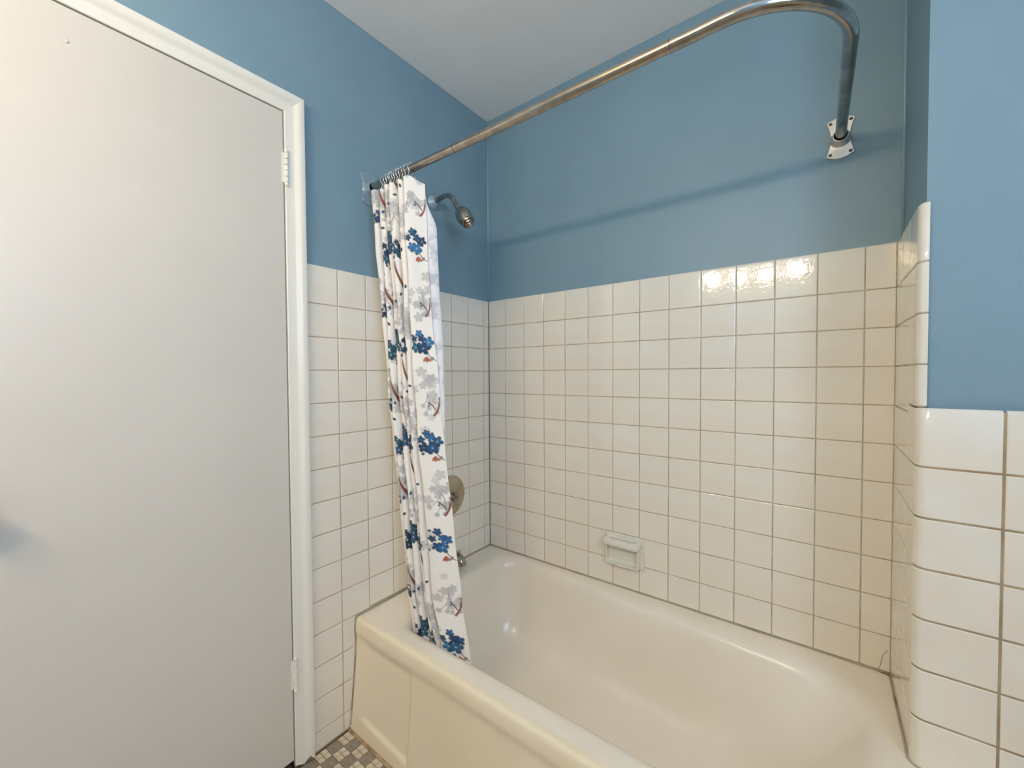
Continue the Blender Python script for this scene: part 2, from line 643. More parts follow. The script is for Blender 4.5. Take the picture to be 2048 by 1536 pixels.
# ------------------------------------------------------------------ door, casing
door = empty('door_1', (0.0, DY0, 0.0))
tag(door, 'flat white painted door with painted-over hinges', 'door', kind='structure')
XD = 0.004
W = DY0 - DY1
me = bevel_box('door_slab', (-0.034, -W + 0.003, 0.036), (XD, -0.003, DZ - 0.003), 0.002, 2, MAT['door'])
for f in me.polygons: f.use_smooth = False
put('door_slab', me, door)
# a filled nail hole and a scuff on the face
V, F = lathe([(0, 0.0045), (0.0012, 0.0035), (0.0018, 0.001)], (XD, on_y := -0.452, 1.985), (1, 0, 0), 10)
put('filled_nail_hole', mesh('filled_nail_hole', V, F, MAT['door'], True), door)

def hinge(zc):
    h = empty('hinge', (XD + 0.004, 0.0035, zc), door)
    V, F = boxes([((-0.006, -0.012, -0.045), (-0.002, 0.0, 0.045))])
    put('hinge_leaf', mesh('hinge_leaf', V, F, MAT['trim']), h)
    for k in range(5):
        z = -0.045 + 0.018 * k
        V, F = lathe([(0.0004, 0.0050), (0.0012, 0.0062), (0.0164, 0.0062), (0.0172, 0.0050)], (0.001, 0.0, z), (0, 0, 1), 14)
        put('knuckle', mesh('knuckle', V, F, MAT['trim'], True, 50), h)
    V, F = lathe([(-0.046, 0.0042), (0.046, 0.0042)], (0.001, 0, 0), (0, 0, 1), 10)
    put('hinge_pin', mesh('hinge_pin', V, F, MAT['dark']), h)
    for s in (1, -1):
        V, F = lathe([(0.0445, 0.004), (0.0465, 0.0062), (0.050, 0.0072), (0.054, 0.0058), (0.0565, 0.002)], (0.001, 0, 0), (0, 0, s), 14)
        put('pin_tip', mesh('pin_tip', V, F, MAT['trim'], True), h)
hinge(1.890)
hinge(0.311)

# knob at the edge of the picture
k = empty('door_knob', (XD, -0.600, 0.985), door)
V, F = lathe([(0, 0.032), (0.004, 0.031), (0.007, 0.020), (0.009, 0.013)], (0, 0, 0), (1, 0, 0), 28)
put('rose', mesh('rose', V, F, MAT['knob'], True), k)
V, F = lathe([(0.008, 0.012), (0.024, 0.011), (0.032, 0.018), (0.042, 0.026), (0.053, 0.0275), (0.061, 0.023), (0.066, 0.012), (0.067, 0.002)], (0, 0, 0), (1, 0, 0), 28)
put('knob', mesh('knob', V, F, MAT['knob'], True), k)

# casing: profile (distance out from the opening, height off the wall)
prof = [(0.000, -0.004), (0.000, 0.012), (0.002, 0.0135), (0.026, 0.0140), (0.030, 0.0150), (0.036, 0.0205), (0.042, 0.0235),
        (0.050, 0.0245), (0.056, 0.0235), (0.0585, 0.0205), (0.0590, -0.004)]
def casing_leg(stations):
    """stations: list of functions mapping profile (o, h) to a point"""
    V, F = [], []
    n = len(prof)
    for s in stations:
        V += [s(o_, h_ - 0.006) for o_, h_ in prof]
    for a in range(len(stations) - 1):
        for i in range(n - 1):
            F.append((a * n + i, a * n + i + 1, (a + 1) * n + i + 1, (a + 1) * n + i))
    for a in (0, len(stations) - 1):
        F.append(tuple(a * n + i for i in range(n)))
    return V, F
trim = empty('trim_1', (0, 0, 0))
tag(trim, 'white moulded wooden casing round the door', 'door casing', kind='structure')
V, F = casing_leg([lambda o_, h_: (h_, DY0 + o_, 0.014 + 0.010 * math.sin(o_ * 190)), lambda o_, h_: (h_, DY0 + o_, DZ + o_)])
o = put('casing_leg', mesh('casing_leg', V, F, MAT['trim'], True, 35), trim)
V, F = casing_leg([lambda o_, h_: (h_, DY0 + o_, DZ + o_), lambda o_, h_: (h_, DY1 - o_, DZ + o_)])
o = put('casing_head', mesh('casing_head', V, F, MAT['trim'], True, 35), trim)
V, F = casing_leg([lambda o_, h_: (h_, DY1 - o_, 0.004), lambda o_, h_: (h_, DY1 - o_, DZ + o_)])
o = put('casing_leg', mesh('casing_leg', V, F, MAT['trim'], True, 35), trim)
# jamb and backing sheet behind the door, coloured near-black for the gap's shade
V, F = boxes([((-0.106, DY0 - 0.0004, 0.0), (-0.006, DY0 + 0.003, DZ)), ((-0.106, DY1 - 0.003, 0.0), (-0.006, DY1 + 0.0004, DZ)),
              ((-0.106, DY1, DZ), (-0.006, DY0, DZ + 0.0035)), ((-0.12, DY1, 0.0), (-0.107, DY0, DZ))])
put('jamb', mesh('jamb', V, F, MAT['dark']), trim)

# ------------------------------------------------------------------ bathtub
tub = empty('bathtub', (0.83, -0.40, 0.0))
tag(tub, 'cream-white enamel built-in bathtub with rounded rim', 'bathtub')
TO = Vector((0.83, -0.40, 0.0))
def rloop(xl, xr, yf, yb, rL, rR, taper, nc=10, ns=14):
    """rounded rectangle, counter-clockwise from the front-left corner"""
    corners = [((xl + rL, yf + rL), rL, math.pi), ((xr - rR, yf + rR), rR, 1.5 * math.pi),
               ((xr - rR, yb - rR), rR, 0.0), ((xl + rL, yb - rL), rL, 0.5 * math.pi)]
    pts = []
    for q in range(4):
        (cx_, cy_), r_, a0 = corners[q]
        for i in range(nc + 1):
            a = a0 + (math.pi / 2) * i / nc
            pts.append((cx_ + r_ * math.cos(a), cy_ + r_ * math.sin(a)))
        (nx_, ny_), nr, na = corners[(q + 1) % 4]
        e = (nx_ + nr * math.cos(na), ny_ + nr * math.sin(na))
        s = pts[-1]
        for i in range(1, ns):
            f_ = i / ns
            pts.append((s[0] + (e[0] - s[0]) * f_, s[1] + (e[1] - s[1]) * f_))
    out = []
    ym = (yf + yb) / 2
    for x, y in pts:
        t = min(max((x - xl) / (xr - xl), 0), 1)
        fy = max((y - ym) / (yb - ym), 0)
        ff = max((ym - y) / (ym - yf), 0)
        out.append((x, y - taper * t * fy + taper * 0.28 * t * ff))
    return out
OUT = [(0.0008, -0.0005), (XR - 0.0008, -0.0005), (XR - 0.0008, YF + 0.020), (XR + 0.003, YF + 0.006), (XR + 0.012, YF + 0.0005),
       (XR + 0.03, YF - 0.0008), (XT - 0.014, YF - 0.0008), (XT - 0.014, -0.722), (0.0008, -0.722)]
def cast(px, py, c=(0.85, -0.42)):
    dx, dy = px - c[0], py - c[1]
    best = None
    for i in range(len(OUT)):
        (x1, y1), (x2, y2) = OUT[i], OUT[(i + 1) % len(OUT)]
        ex, ey = x2 - x1, y2 - y1
        den = dx * ey - dy * ex
        if abs(den) < 1e-12: continue
        t = ((x1 - c[0]) * ey - (y1 - c[1]) * ex) / den
        u = ((x1 - c[0]) * dy - (y1 - c[1]) * dx) / den
        if t > 0 and -1e-6 <= u <= 1 + 1e-6 and (best is None or t > best):
            best = t
    return (c[0] + dx * best, c[1] + dy * best)
def deck_z(y):
    t = min(max((y + 0.70) / 0.30, 0), 1)
    return 0.3865 + 0.0105 * t * t * (3 - 2 * t)
LO = [  # xl, xr, yf, yb, rL, rR, taper, z (None: deck height plus an offset)
    (0.098, 1.462, -0.694, -0.016, 0.10, 0.17, 0.055, ('d', 0.0)),
    (0.108, 1.452, -0.684, -0.022, 0.10, 0.17, 0.060, ('d', -0.0012)),
    (0.118, 1.440, -0.674, -0.029, 0.10, 0.17, 0.064, ('d', -0.0045)),
    (0.126, 1.428, -0.666, -0.036, 0.10, 0.17, 0.066, ('d', -0.0105)),
    (0.132, 1.416, -0.660, -0.043, 0.10, 0.17, 0.068, ('d', -0.0190)),
    (0.137, 1.403, -0.655, -0.049, 0.10, 0.17, 0.068, ('z', 0.357)),
    (0.142, 1.375, -0.649, -0.056, 0.10, 0.17, 0.066, ('z', 0.325)),
    (0.150, 1.330, -0.639, -0.067, 0.11, 0.18, 0.060, ('z', 0.265)),
    (0.160, 1.285, -0.628, -0.079, 0.12, 0.19, 0.054, ('z', 0.205)),
    (0.170, 1.240, -0.615, -0.092, 0.13, 0.19, 0.046, ('z', 0.150)),
    (0.182, 1.200, -0.600, -0.108, 0.14, 0.19, 0.040, ('z', 0.112)),
    (0.200, 1.165, -0.580, -0.130, 0.14, 0.18, 0.032, ('z', 0.086)),
    (0.225, 1.130, -0.555, -0.155, 0.13, 0.17, 0.024, ('z', 0.071)),
    (0.260, 1.090, -0.520, -0.190, 0.12, 0.14, 0.016, ('z', 0.063)),
    (0.340, 1.000, -0.450, -0.260, 0.08, 0.08, 0.008, ('z', 0.059)),
    (0.500, 0.840, -0.380, -0.330, 0.02, 0.02, 0.0, ('z', 0.057))]
loops = []
for L in LO:
    pts = rloop(*L[:7])
    kind, zz = L[7]
    loops.append([(x, y, (deck_z(y) + zz) if kind == 'd' else zz) for x, y in pts])
outer = [cast(x, y) for x, y, _ in loops[0]]
first = [(x, y, deck_z(y)) for x, y in outer]
loops.insert(0, first)
N = len(first)
V, F = [], []
for lp_ in loops:
    V += [Vector(q) - TO for q in lp_]
for k_ in range(len(loops) - 1):
    for i in range(N):
        j = (i + 1) % N
        F.append((k_ * N + i, k_ * N + j, (k_ + 1) * N + j, (k_ + 1) * N + i))
F.append(tuple((len(loops) - 1) * N + i for i in range(N)))
put('basin', mesh('basin', V, F, MAT['tub'], True), tub)

# front apron with recessed side panels
AP = [(-0.7215, 0.3864), (-0.7300, 0.3860), (-0.7365, 0.3844), (-0.7410, 0.3812), (-0.7440, 0.3760), (-0.7458, 0.3680), (-0.7470, 0.3580),
      (-0.7478, 0.3470), (-0.7478, 0.3390), (-0.7466, 0.3320), (-0.7448, 0.3250), (-0.7440, 0.3140)]
AP += [(-0.7440 - 0.028 * ((0.310 - z) / 0.310) ** 1.25, z) for z in np.linspace(0.302, 0.0, 62)]
def sstep(a, b_, x):
    t = min(max((x - a) / (b_ - a), 0.0), 1.0)
    return t * t * (3 - 2 * t)
xs = np.concatenate([np.linspace(0.0008, 0.36, 110), np.linspace(0.38, 1.28, 40), np.linspace(1.30, XT - 0.014, 100)])
V, F = [], []
for x in xs:
    for y, z in AP:
        rec = 0.0
        for xa, xb in ((0.060, 0.306), (1.340, 1.586)):
            if xa == 0.060:
                inx = sstep(0.025, 0.100, x) * (1 - sstep(0.299, 0.309, x))
            else:
                inx = sstep(1.337, 1.346, x) * (1 - sstep(1.546, 1.586, x))
            rec = max(rec, inx)
        slope = -0.012 * (x - 0.076) / 0.22 if x < 0.5 else 0.0
        inz = sstep(0.050 + slope, 0.066 + slope, z) * (1 - sstep(0.296, 0.330, z))
        V.append(Vector((x, y + 0.0085 * rec * inz, z)) - TO)
n = len(AP)
for i in range(len(xs) - 1):
    for k_ in range(n - 1):
        F.append((i * n + k_, (i + 1) * n + k_, (i + 1) * n + k_ + 1, i * n + k_ + 1))
put('apron', mesh('apron', V, F, MAT['apron'], True), tub)

# closed end of the tub
xe = XT - 0.014
pe = [(xe, y, z) for y, z in AP] + [(xe, -0.340, 0.0), (xe, -0.340, 0.392)]
V = [Vector(q) - TO for q in pe]
put('end_panel', mesh('end_panel', V, [tuple(range(len(pe)))], MAT['apron']), tub)

# caulk beads where the rim meets the tiles
def bead(pts, r=0.0040):
    V, F = tube([Vector(q) - TO for q in pts], r, 8)
    put('caulk_bead', mesh('caulk_bead', V, F, MAT['caulk'], True), tub)
bead([(x, -0.0012 + 0.0006 * math.sin(x * 31), 0.3985 + 0.0007 * math.sin(x * 23)) for x in np.linspace(0.002, XR - 0.002, 40)], 0.0025)
bead([(0.0015, y, deck_z(y) + 0.0015) for y in np.linspace(-0.002, -0.728, 20)], 0.0028)
bead([(0.0015, y, z) for y, z in AP[2:] if z > 0.01], 0.0034)
bead([(XR - 0.001, y, 0.398) for y in np.linspace(-0.002, YF + RC, 10)]
     + [(XR + RC + (RC + 0.001) * math.cos(a), YF + RC + (RC + 0.001) * math.sin(a), 0.397) for a in np.linspace(math.pi, 1.5 * math.pi, 8)[1:]]
     + [(1.64, YF - 0.001, 0.397)], 0.0032)

# ------------------------------------------------------------------ soap dish
SX, SZ = 0.7015, 0.5525
dish = empty('soap_dish', (SX, 0.0, SZ))
tag(dish, 'white ceramic soap dish with grab bar on the long tiled wall', 'soap dish')
def rrect(w, h, r, n=5):
    pts = []
    for cx_, cy_, a0 in ((w / 2 - r, h / 2 - r, 0), (-w / 2 + r, h / 2 - r, 90), (-w / 2 + r, -h / 2 + r, 180), (w / 2 - r, -h / 2 + r, 270)):
        for i in range(n + 1):
            a = math.radians(a0 + 90 * i / n)
            pts.append((cx_ + r * math.cos(a), cy_ + r * math.sin(a)))
    return pts
def ring_mesh(rings, cap=True):
    V, F = [], []
    for pts, y in rings:
        V += [(a, y, b_) for a, b_ in pts]
    n = len(rings[0][0])
    for k_ in range(len(rings) - 1):
        for i in range(n):
            j = (i + 1) % n
            F.append((k_ * n + i, k_ * n + j, (k_ + 1) * n + j, (k_ + 1) * n + i))
    if cap:
        F.append(tuple((len(rings) - 1) * n + i for i in range(n)))
    return V, F
# base plate, a little wider than the tray
V, F = ring_mesh([(rrect(0.158, 0.124, 0.005), -0.0006), (rrect(0.158, 0.124, 0.005), -0.0060), (rrect(0.152, 0.118, 0.005), -0.0095), (rrect(0.146, 0.112, 0.005), -0.0100)])
put('base_plate', mesh('base_plate', V, F, MAT['ceramic'], True, 40), dish)
# tray: thin walls standing out from the plate, open to the front, with a wavy lower lip
def sh_(pts, dx, dz, wave=0.0):
    return [(a + dx, b_ + dz - (wave * math.exp(-((a - 0.0) / 0.016) ** 2) if b_ < -0.02 else 0.0)) for a, b_ in pts]
R0, R1 = rrect(0.134, 0.086, 0.010, 8), rrect(0.122, 0.074, 0.009, 8)
def dense(pts):
    out = []
    for i in range(len(pts)):
        p0, p1 = pts[i], pts[(i + 1) % len(pts)]
        m_ = 9 if math.hypot(p1[0] - p0[0], p1[1] - p0[1]) > 0.03 else 1
        for k_ in range(m_):
            out.append((p0[0] + (p1[0] - p0[0]) * k_ / m_, p0[1] + (p1[1] - p0[1]) * k_ / m_))
    return out
R0, R1 = dense(R0), dense(R1)
V, F = ring_mesh([(sh_(R0, 0, -0.012), -0.0090), (sh_(R0, 0, -0.012, 0.002), -0.0260), (sh_(R0, 0, -0.012, 0.004), -0.0310), (sh_([(a * 0.97, b_ * 0.96) for a, b_ in R0], 0, -0.012, 0.004), -0.0330),
                  (sh_(R1, 0, -0.012, 0.004), -0.0320), (sh_(R1, 0, -0.012, 0.002), -0.0260), (sh_(R1, 0, -0.012), -0.0120), (sh_([(a * 0.94, b_ * 0.9) for a, b_ in R1], 0, -0.012), -0.0105)])
put('tray', mesh('tray', V, F, MAT['ceramic'], True, 50), dish)
# grab bar: a sloping slab with a slot, standing out over the tray
ang = math.radians(10)
eo = Vector((0, -math.cos(ang), -math.sin(ang)))
en = Vector((0, -math.sin(ang), math.cos(ang)))
O_ = dense(rrect(0.150, 0.064, 0.018, 8))
I_ = dense(rrect(0.106, 0.0125, 0.0060, 8))
V, F = [], []
ns_ = 14
for (ox, od), (ix, idp) in zip(O_, I_):
    po = Vector((ox, 0, 0)) + eo * (od + 0.026)
    pi_ = Vector((ix, 0, 0)) + eo * (idp + 0.020)
    c_, h_ = (po + pi_) / 2, (po - pi_) / 2
    hh = 0.0125 if od > -0.01 else 0.0090
    for k_ in range(ns_):
        t = 2 * math.pi * k_ / ns_
        ct, st = math.cos(t), math.sin(t)
        V.append(c_ + h_ * (abs(ct) ** 0.7 * (1 if ct > 0 else -1)) + en * hh * (abs(st) ** 0.7 * (1 if st > 0 else -1)) + Vector((0, 0, 0.044)))
m_ = len(O_)
for i in range(m_):
    j = (i + 1) % m_
    for k_ in range(ns_):
        l = (k_ + 1) % ns_
        F.append((i * ns_ + k_, j * ns_ + k_, j * ns_ + l, i * ns_ + l))
put('grab_bar', mesh('grab_bar', V, F, MAT['ceramic'], True), dish)

# ------------------------------------------------------------------ shower head
SY = -0.353
sh = empty('shower_fixture', (-0.006, SY, 1.987))
tag(sh, 'small egg-shaped chrome shower head on a bent arm', 'shower head')
V, F = lathe([(0, 0.031), (0.003, 0.031), (0.008, 0.027), (0.014, 0.017), (0.020, 0.014)], (0, 0, 0), (1, 0, 0), 28)
o = put('wall_plate', mesh('wall_plate', V, F, MAT['painted_metal'], True), sh)
o['label'] = 'wall plate painted over in blue'
raw = [(0.0, 0.0), (0.045, 0.006), (0.072, 0.009), (0.090, 0.007), (0.105, -0.001), (0.118, -0.016), (0.131, -0.037), (0.150, -0.064), (0.160, -0.074)]
V, F = tube([(a, 0, b_) for a, b_ in raw], 0.0098, 16)
put('arm', mesh('arm', V, F, MAT['chrome'], True), sh)
d = Vector((0.072, -0.004, -0.086)).normalized()
hp = Vector((0.149, 0, -0.062))
hd = empty('head', hp, sh)
V, F = lathe([(0, 0.010), (0.006, 0.0125), (0.012, 0.018), (0.026, 0.0265), (0.044, 0.0315), (0.062, 0.0325), (0.078, 0.0300), (0.090, 0.0265)], (0, 0, 0), d, 32)
put('shell', mesh('shell', V, F, MAT['chrome'], True, 60), hd)
V, F = lathe([(0.088, 0.0268), (0.094, 0.0250), (0.096, 0.0220), (0.093, 0.0205), (0.099, 0.0190), (0.104, 0.0160), (0.105, 0.0100), (0.110, 0.0075), (0.111, 0.001)], (0, 0, 0), d, 28)
put('spray_face', mesh('spray_face', V, F, MAT['steel'], True, 50), hd)
V, F = lathe([(-0.006, 0.011), (0.004, 0.0118), (0.006, 0.010)], (0, 0, 0), d, 20)
put('swivel_nut', mesh('swivel_nut', V, F, MAT['chrome'], True, 50), hd)
ua, _, _ = frame_for(d)
V, F = lathe([(0.020, 0.006), (0.033, 0.006), (0.036, 0.004)], d * 0.07, Vector((0.7, -0.7, 0.05)), 14)
put('spray_lever', mesh('spray_lever', V, F, MAT['chrome'], True, 50), hd)

# ------------------------------------------------------------------ tub valve plate and spout, half hidden by the curtain
vp = empty('shower_valve', (0.0, -0.278, 0.713))
tag(vp, 'round dull brass valve plate half hidden behind the curtain', 'valve plate')
V, F = lathe([(0, 0.090), (0.004, 0.0905), (0.008, 0.088), (0.012, 0.078), (0.014, 0.055), (0.016, 0.028), (0.022, 0.026)], (0, 0, 0), (1, 0, 0), 48)
put('plate', mesh('plate', V, F, MAT['valve'], True, 60), vp)
V, F = lathe([(0.020, 0.020), (0.034, 0.019), (0.040, 0.021), (0.046, 0.018), (0.048, 0.004)], (0, 0, 0), (1, 0, 0), 28)
hnd = put('handle', mesh('handle', V, F, MAT['chrome'], True, 50), vp)
V, F = tube([(0.040, 0, 0), (0.043, -0.03, 0.012), (0.045, -0.055, 0.026)], [0.009, 0.007, 0.006], 12)
put('lever', mesh('lever', V, F, MAT['chrome'], True), hnd)
sp = empty('tub_spout', (0.0, -0.276, 0.440))
tag(sp, 'chrome tub spout peeking out from behind the curtain', 'tub spout')
V, F = tube([(0.0, 0, 0.004), (0.02, 0, 0.004), (0.045, 0, 0.002), (0.062, 0, -0.004), (0.073, 0, -0.014), (0.076, 0, -0.024)],
            [0.026, 0.0255, 0.024, 0.0225, 0.019, 0.016], 22)
put('spout_body', mesh('spout_body', V, F, MAT['chrome'], True, 60), sp)
V, F = lathe([(0.018, 0.004), (0.030, 0.004), (0.031, 0.008), (0.036, 0.009), (0.040, 0.006)], (0.055, 0, 0), (0, 0, 1), 14)
put('diverter_pull', mesh('diverter_pull', V, F, MAT['chrome'], True, 50), sp)

# ------------------------------------------------------------------ curtain rod
RY, RZ, RR = -0.665, 1.933, 0.0132
RX = 1.362
rod = empty('curtain_rod', (0.0, RY, RZ))
tag(rod, 'bent metal shower curtain rod running from side wall round to back wall', 'curtain rod')
def rel(pts): return [(x, y - RY, z - RZ) for x, y, z in pts]
V, F = tube(rel([(0.004, RY, RZ), (0.4375, RY, RZ)]), 0.0122, 24)
put('rod_section', mesh('rod_section', V, F, MAT['steel'], True, 50), rod)
V, F = tube(rel([(0.4378, RY, RZ), (0.75, RY, RZ - 0.001), (1.0650, RY, RZ - 0.001)]), 0.0126, 24)
put('rod_section', mesh('rod_section', V, F, MAT['steel'], True, 50), rod)
BR = 0.203
pth = [(1.0658, RY, RZ - 0.001), (1.11, RY, RZ - 0.001), (RX - BR, RY, RZ)]
for i in range(1, 21):
    a = -math.pi / 2 + (math.pi / 2) * i / 20
    pth.append((RX - BR + BR * math.cos(a), RY + BR + BR * math.sin(a), RZ))
pth += [(RX - 0.001, -0.36, RZ + 0.001), (RX - 0.003, -0.18, RZ + 0.004), (RX - 0.0045, -0.006, RZ + 0.007)]
V, F = tube(rel(pth), RR, 24)
put('rod_bend', mesh('rod_bend', V, F, MAT['chrome'], True, 50), rod)
for x in (0.4376, 1.0654):
    V, F = lathe([(-0.0012, 0.0120), (-0.0008, 0.0128), (0.0008, 0.0128), (0.0012, 0.0120)], (x, 0, 0), (1, 0, 0), 24)
    put('joint_seam', mesh('joint_seam', V, F, MAT['dark']), rod)
# flanges: waisted plate with four screws and a collar
def flange(origin, axis, mat, name_label):
    fl = empty('flange', Vector(origin) - Vector((0, RY, RZ)), rod)
    n_ = Vector(axis)
    side = Vector((0, 0, 1)).cross(n_).normalized()
    pts = []
    def w_(t): return 0.0225 + 0.010 * (abs(t) / 0.050) ** 1.7      # half width against height
    for t in np.linspace(-0.050, 0.050, 13): pts.append((w_(t), t))
    for a in np.linspace(0.9, -0.9, 7): pts.append((0.0325 * a, 0.050 + 0.011 * (1 - a * a)))
    for t in np.linspace(0.050, -0.050, 13): pts.append((-w_(t), t))
    for a in np.linspace(-0.9, 0.9, 7): pts.append((0.0325 * a, -0.050 - 0.011 * (1 - a * a)))
    V, F = extrude_outline(pts, 0.0, 0.0045, 0.0015)
    V = [side * a + Vector((0, 0, 1)) * b_ + n_ * c for a, b_, c in V]
    pl = put('plate', mesh('plate', V, F, mat, True, 30), fl)
    V, F = lathe([(0.003, 0.0265), (0.006, 0.0240), (0.014, 0.0205), (0.030, 0.0185), (0.0308, 0.0165), (0.020, 0.0150)], (0, 0, -0.004), n_, 28, cap=False)
    put('collar', mesh('collar', V, F, mat, True, 50), fl)
    for sa in (-1, 1):
        for sb in (-1, 1):
            c = side * (0.0235 * sa) + Vector((0, 0, 0.0455 * sb))
            V, F = lathe([(0.0035, 0.0046), (0.0055, 0.0044), (0.0068, 0.0026), (0.0060, 0.0012)], c, n_, 12)
            put('screw', mesh('screw', V, F, MAT['screw'] if mat is MAT['flange'] else mat, True, 40), fl)
    fl['label'] = name_label
    return fl
flange((-0.006, RY, RZ), (1, 0, 0), MAT['painted_metal'], 'waisted wall flange painted over in blue-grey')
flange((RX - 0.0045, 0.006, RZ + 0.011), (0, -1, 0), MAT['flange'], 'waisted satin metal wall flange with four screws')

# ------------------------------------------------------------------ shower curtain
# (height, front y, back y, x of first pleat, x of the big fold, x of the trailing edge)
TAB = [(1.890, -0.706, -0.657, 0.079, 0.245, 0.294), (1.690, -0.699, -0.650, 0.085, 0.248, 0.295), (1.500, -0.691, -0.643, 0.102, 0.250, 0.297),
       (1.170, -0.679, -0.631, 0.116, 0.261, 0.328), (1.000, -0.673, -0.626, 0.130, 0.270, 0.341), (0.745, -0.664, -0.617, 0.156, 0.294, 0.373),
       (0.490, -0.652, -0.608, 0.172, 0.311, 0.403), (0.320, -0.638, -0.598, 0.186, 0.343, 0.424), (0.180, -0.618, -0.585, 0.198, 0.360, 0.440)]
TZ = np.array([t[0] for t in TAB])[::-1]
def tab(z, k): return np.interp(z, TZ, np.array([t[k] for t in TAB])[::-1])
def chaikin(p_, it):
    for _ in range(it):
        q = [p_[0]]
        for i in range(len(p_) - 1):
            q.append(p_[i] * 0.75 + p_[i + 1] * 0.25)
            q.append(p_[i] * 0.25 + p_[i + 1] * 0.75)
        q.append(p_[-1])
        p_ = q
    return p_
FR = [0.0, 0.19, 0.39, 0.60, 0.80]
def profile(z):
    yf, yr, xl, xp, xr = (tab(z, k) for k in range(1, 6))
    yb = yf + 0.075
    dx = xp - xl
    pts = [np.array((xl - 0.014, yb)), np.array((xl - 0.010, yf + 0.03))]
    for i, f_ in enumerate(FR):
        x = xl + f_ * dx + (0.003 * math.sin(3.1 * z + 2.3 * i) if i else 0.0)
        g = ((FR[i + 1] if i < 4 else 1.0) - f_) * dx
        yy = yf + 0.005 * math.sin(2.3 * z + 2.2 * i) + 0.002 * (i == 0)
        pts += [np.array((x - 0.10 * g, yy + 0.004)), np.array((x + 0.08 * g, yy - 0.003)), np.array((x + 0.42 * g, yy - 0.002)), np.array((x + 0.58 * g, yy + 0.010)),
                np.array((x + 0.50 * g, yb - 0.02)), np.array((x + 0.55 * g, yb)), np.array((x + 0.72 * g, yb)), np.array((x + 0.74 * g, yf + 0.03))]
    w = 0.42 + 0.06 * math.sin(2.0 * z)
    pts += [np.array((xp - 0.006, yf + 0.004)), np.array((xp + 0.002, yf - 0.004)),
            np.array((xp + w * (xr - xp), yf + w * (yr - yf) - 0.007)), np.array((xp + 0.72 * (xr - xp), yf + 0.72 * (yr - yf) - 0.001)), np.array((xr, yr))]
    return np.array(chaikin(pts, 2))
CH0, CH1 = 1.888, 0.19
rows = 800
zs = np.linspace(CH0, CH1, rows)
profs = [profile(z) for z in zs]
# even resampling along the cloth: common parameter from the mean arc length
ref = profs[rows // 3]
arc = np.concatenate([[0], np.cumsum(np.hypot(*np.diff(ref, axis=0).T))])
LEN = arc[-1]
cols = int(LEN / 0.0021) + 1
su = np.linspace(0, LEN, cols)
XY = np.zeros((rows, cols, 2))
for r_ in range(rows):
    XY[r_, :, 0] = np.interp(su, arc, profs[r_][:, 0])
    XY[r_, :, 1] = np.interp(su, arc, profs[r_][:, 1])
SS, TT = np.meshgrid(su, CH0 - zs)
wr = 0.0016 * np.sin(SS * 60 + 3 * np.sin(TT * 4)) * np.sin(TT * 9 + SS * 12) + 0.0012 * np.sin(TT * 27 + SS * 40 + 2 * np.sin(SS * 21))
XY[:, :, 0] += wr
XY[:, :, 1] += 0.6 * wr
ZZ = np.repeat(zs[:, None], cols, axis=1)
# scalloped top edge, hanging from the hooks
ZZ += np.exp(-TT / 0.04) * 0.0045 * np.cos(SS * 2 * math.pi / 0.105)
# the free corner hangs a little lower
ZZ -= np.exp(-TT / 0.10) * 0.014 * np.clip((SS - (LEN - 0.045)) / 0.045, 0, 1)

# --- the print
IMG = np.ones((rows, cols, 3)) * np.array(srgb(236, 232, 226)[:3])
ds, dt = su[1] - su[0], (CH0 - CH1) / (rows - 1)
def window(s0, t0, R):
    c0, c1 = max(int((s0 - R) / ds), 0), min(int((s0 + R) / ds) + 2, cols)
    r0, r1 = max(int((t0 - R) / dt), 0), min(int((t0 + R) / dt) + 2, rows)
    if c1 <= c0 or r1 <= r0: return None
    s = su[c0:c1][None, :] - s0
    t = (np.arange(r0, r1) * dt)[:, None] - t0
    return slice(r0, r1), slice(c0, c1), s + 0 * t, t + 0 * s
def blend(rs, cs, mask, col, op=1.0):
    mk = (mask * op)[..., None]
    IMG[rs, cs] = IMG[rs, cs] * (1 - mk) + np.array(col[:3]) * mk
def soft(d, w=0.0026): return np.clip(0.5 - d / w, 0, 1)
def flower(s0, t0, R, col, edge, op=1.0, petals=5, ph=None):
    w_ = window(s0, t0, R * 1.2)
    if not w_: return
    rs, cs, s, t = w_
    ph = rng.uniform(0, 6.28) if ph is None else ph
    r_ = np.hypot(s, t); th = np.arctan2(t, s)
    lim = R * (0.42 + 0.58 * np.abs(np.cos(petals / 2 * (th - ph))) ** 0.55)
    if edge is not None:
        blend(rs, cs, soft(r_ - lim), edge, op)
        blend(rs, cs, soft(r_ - lim * 0.86), col, op)
        light = tuple(min(1, c * 1.5 + 0.03) for c in col[:3])
        blend(rs, cs, soft(r_ - lim * 0.5) * (0.5 + 0.5 * np.sin(th * 2 + ph)), light, 0.45 * op)
        if R > 0.017: blend(rs, cs, soft(r_ - R * 0.12), srgb(215, 208, 196), 0.7 * op)
    else:
        blend(rs, cs, soft(r_ - lim), col, op)
def stroke(p0, p1, bow, w0, w1, col, op=1.0, n=40):
    p0, p1 = np.array(p0), np.array(p1)
    d_ = p1 - p0
    nn = np.array((-d_[1], d_[0]))
    for i in range(n):
        f_ = i / (n - 1)
        q = p0 + d_ * f_ + nn * bow * 4 * f_ * (1 - f_)
        R = w0 + (w1 - w0) * f_
        w_ = window(q[0], q[1], max(R, 0.002) * 1.6)
        if not w_: continue
        rs, cs, s, t = w_
        blend(rs, cs, soft(np.hypot(s, t) - R), col, op)
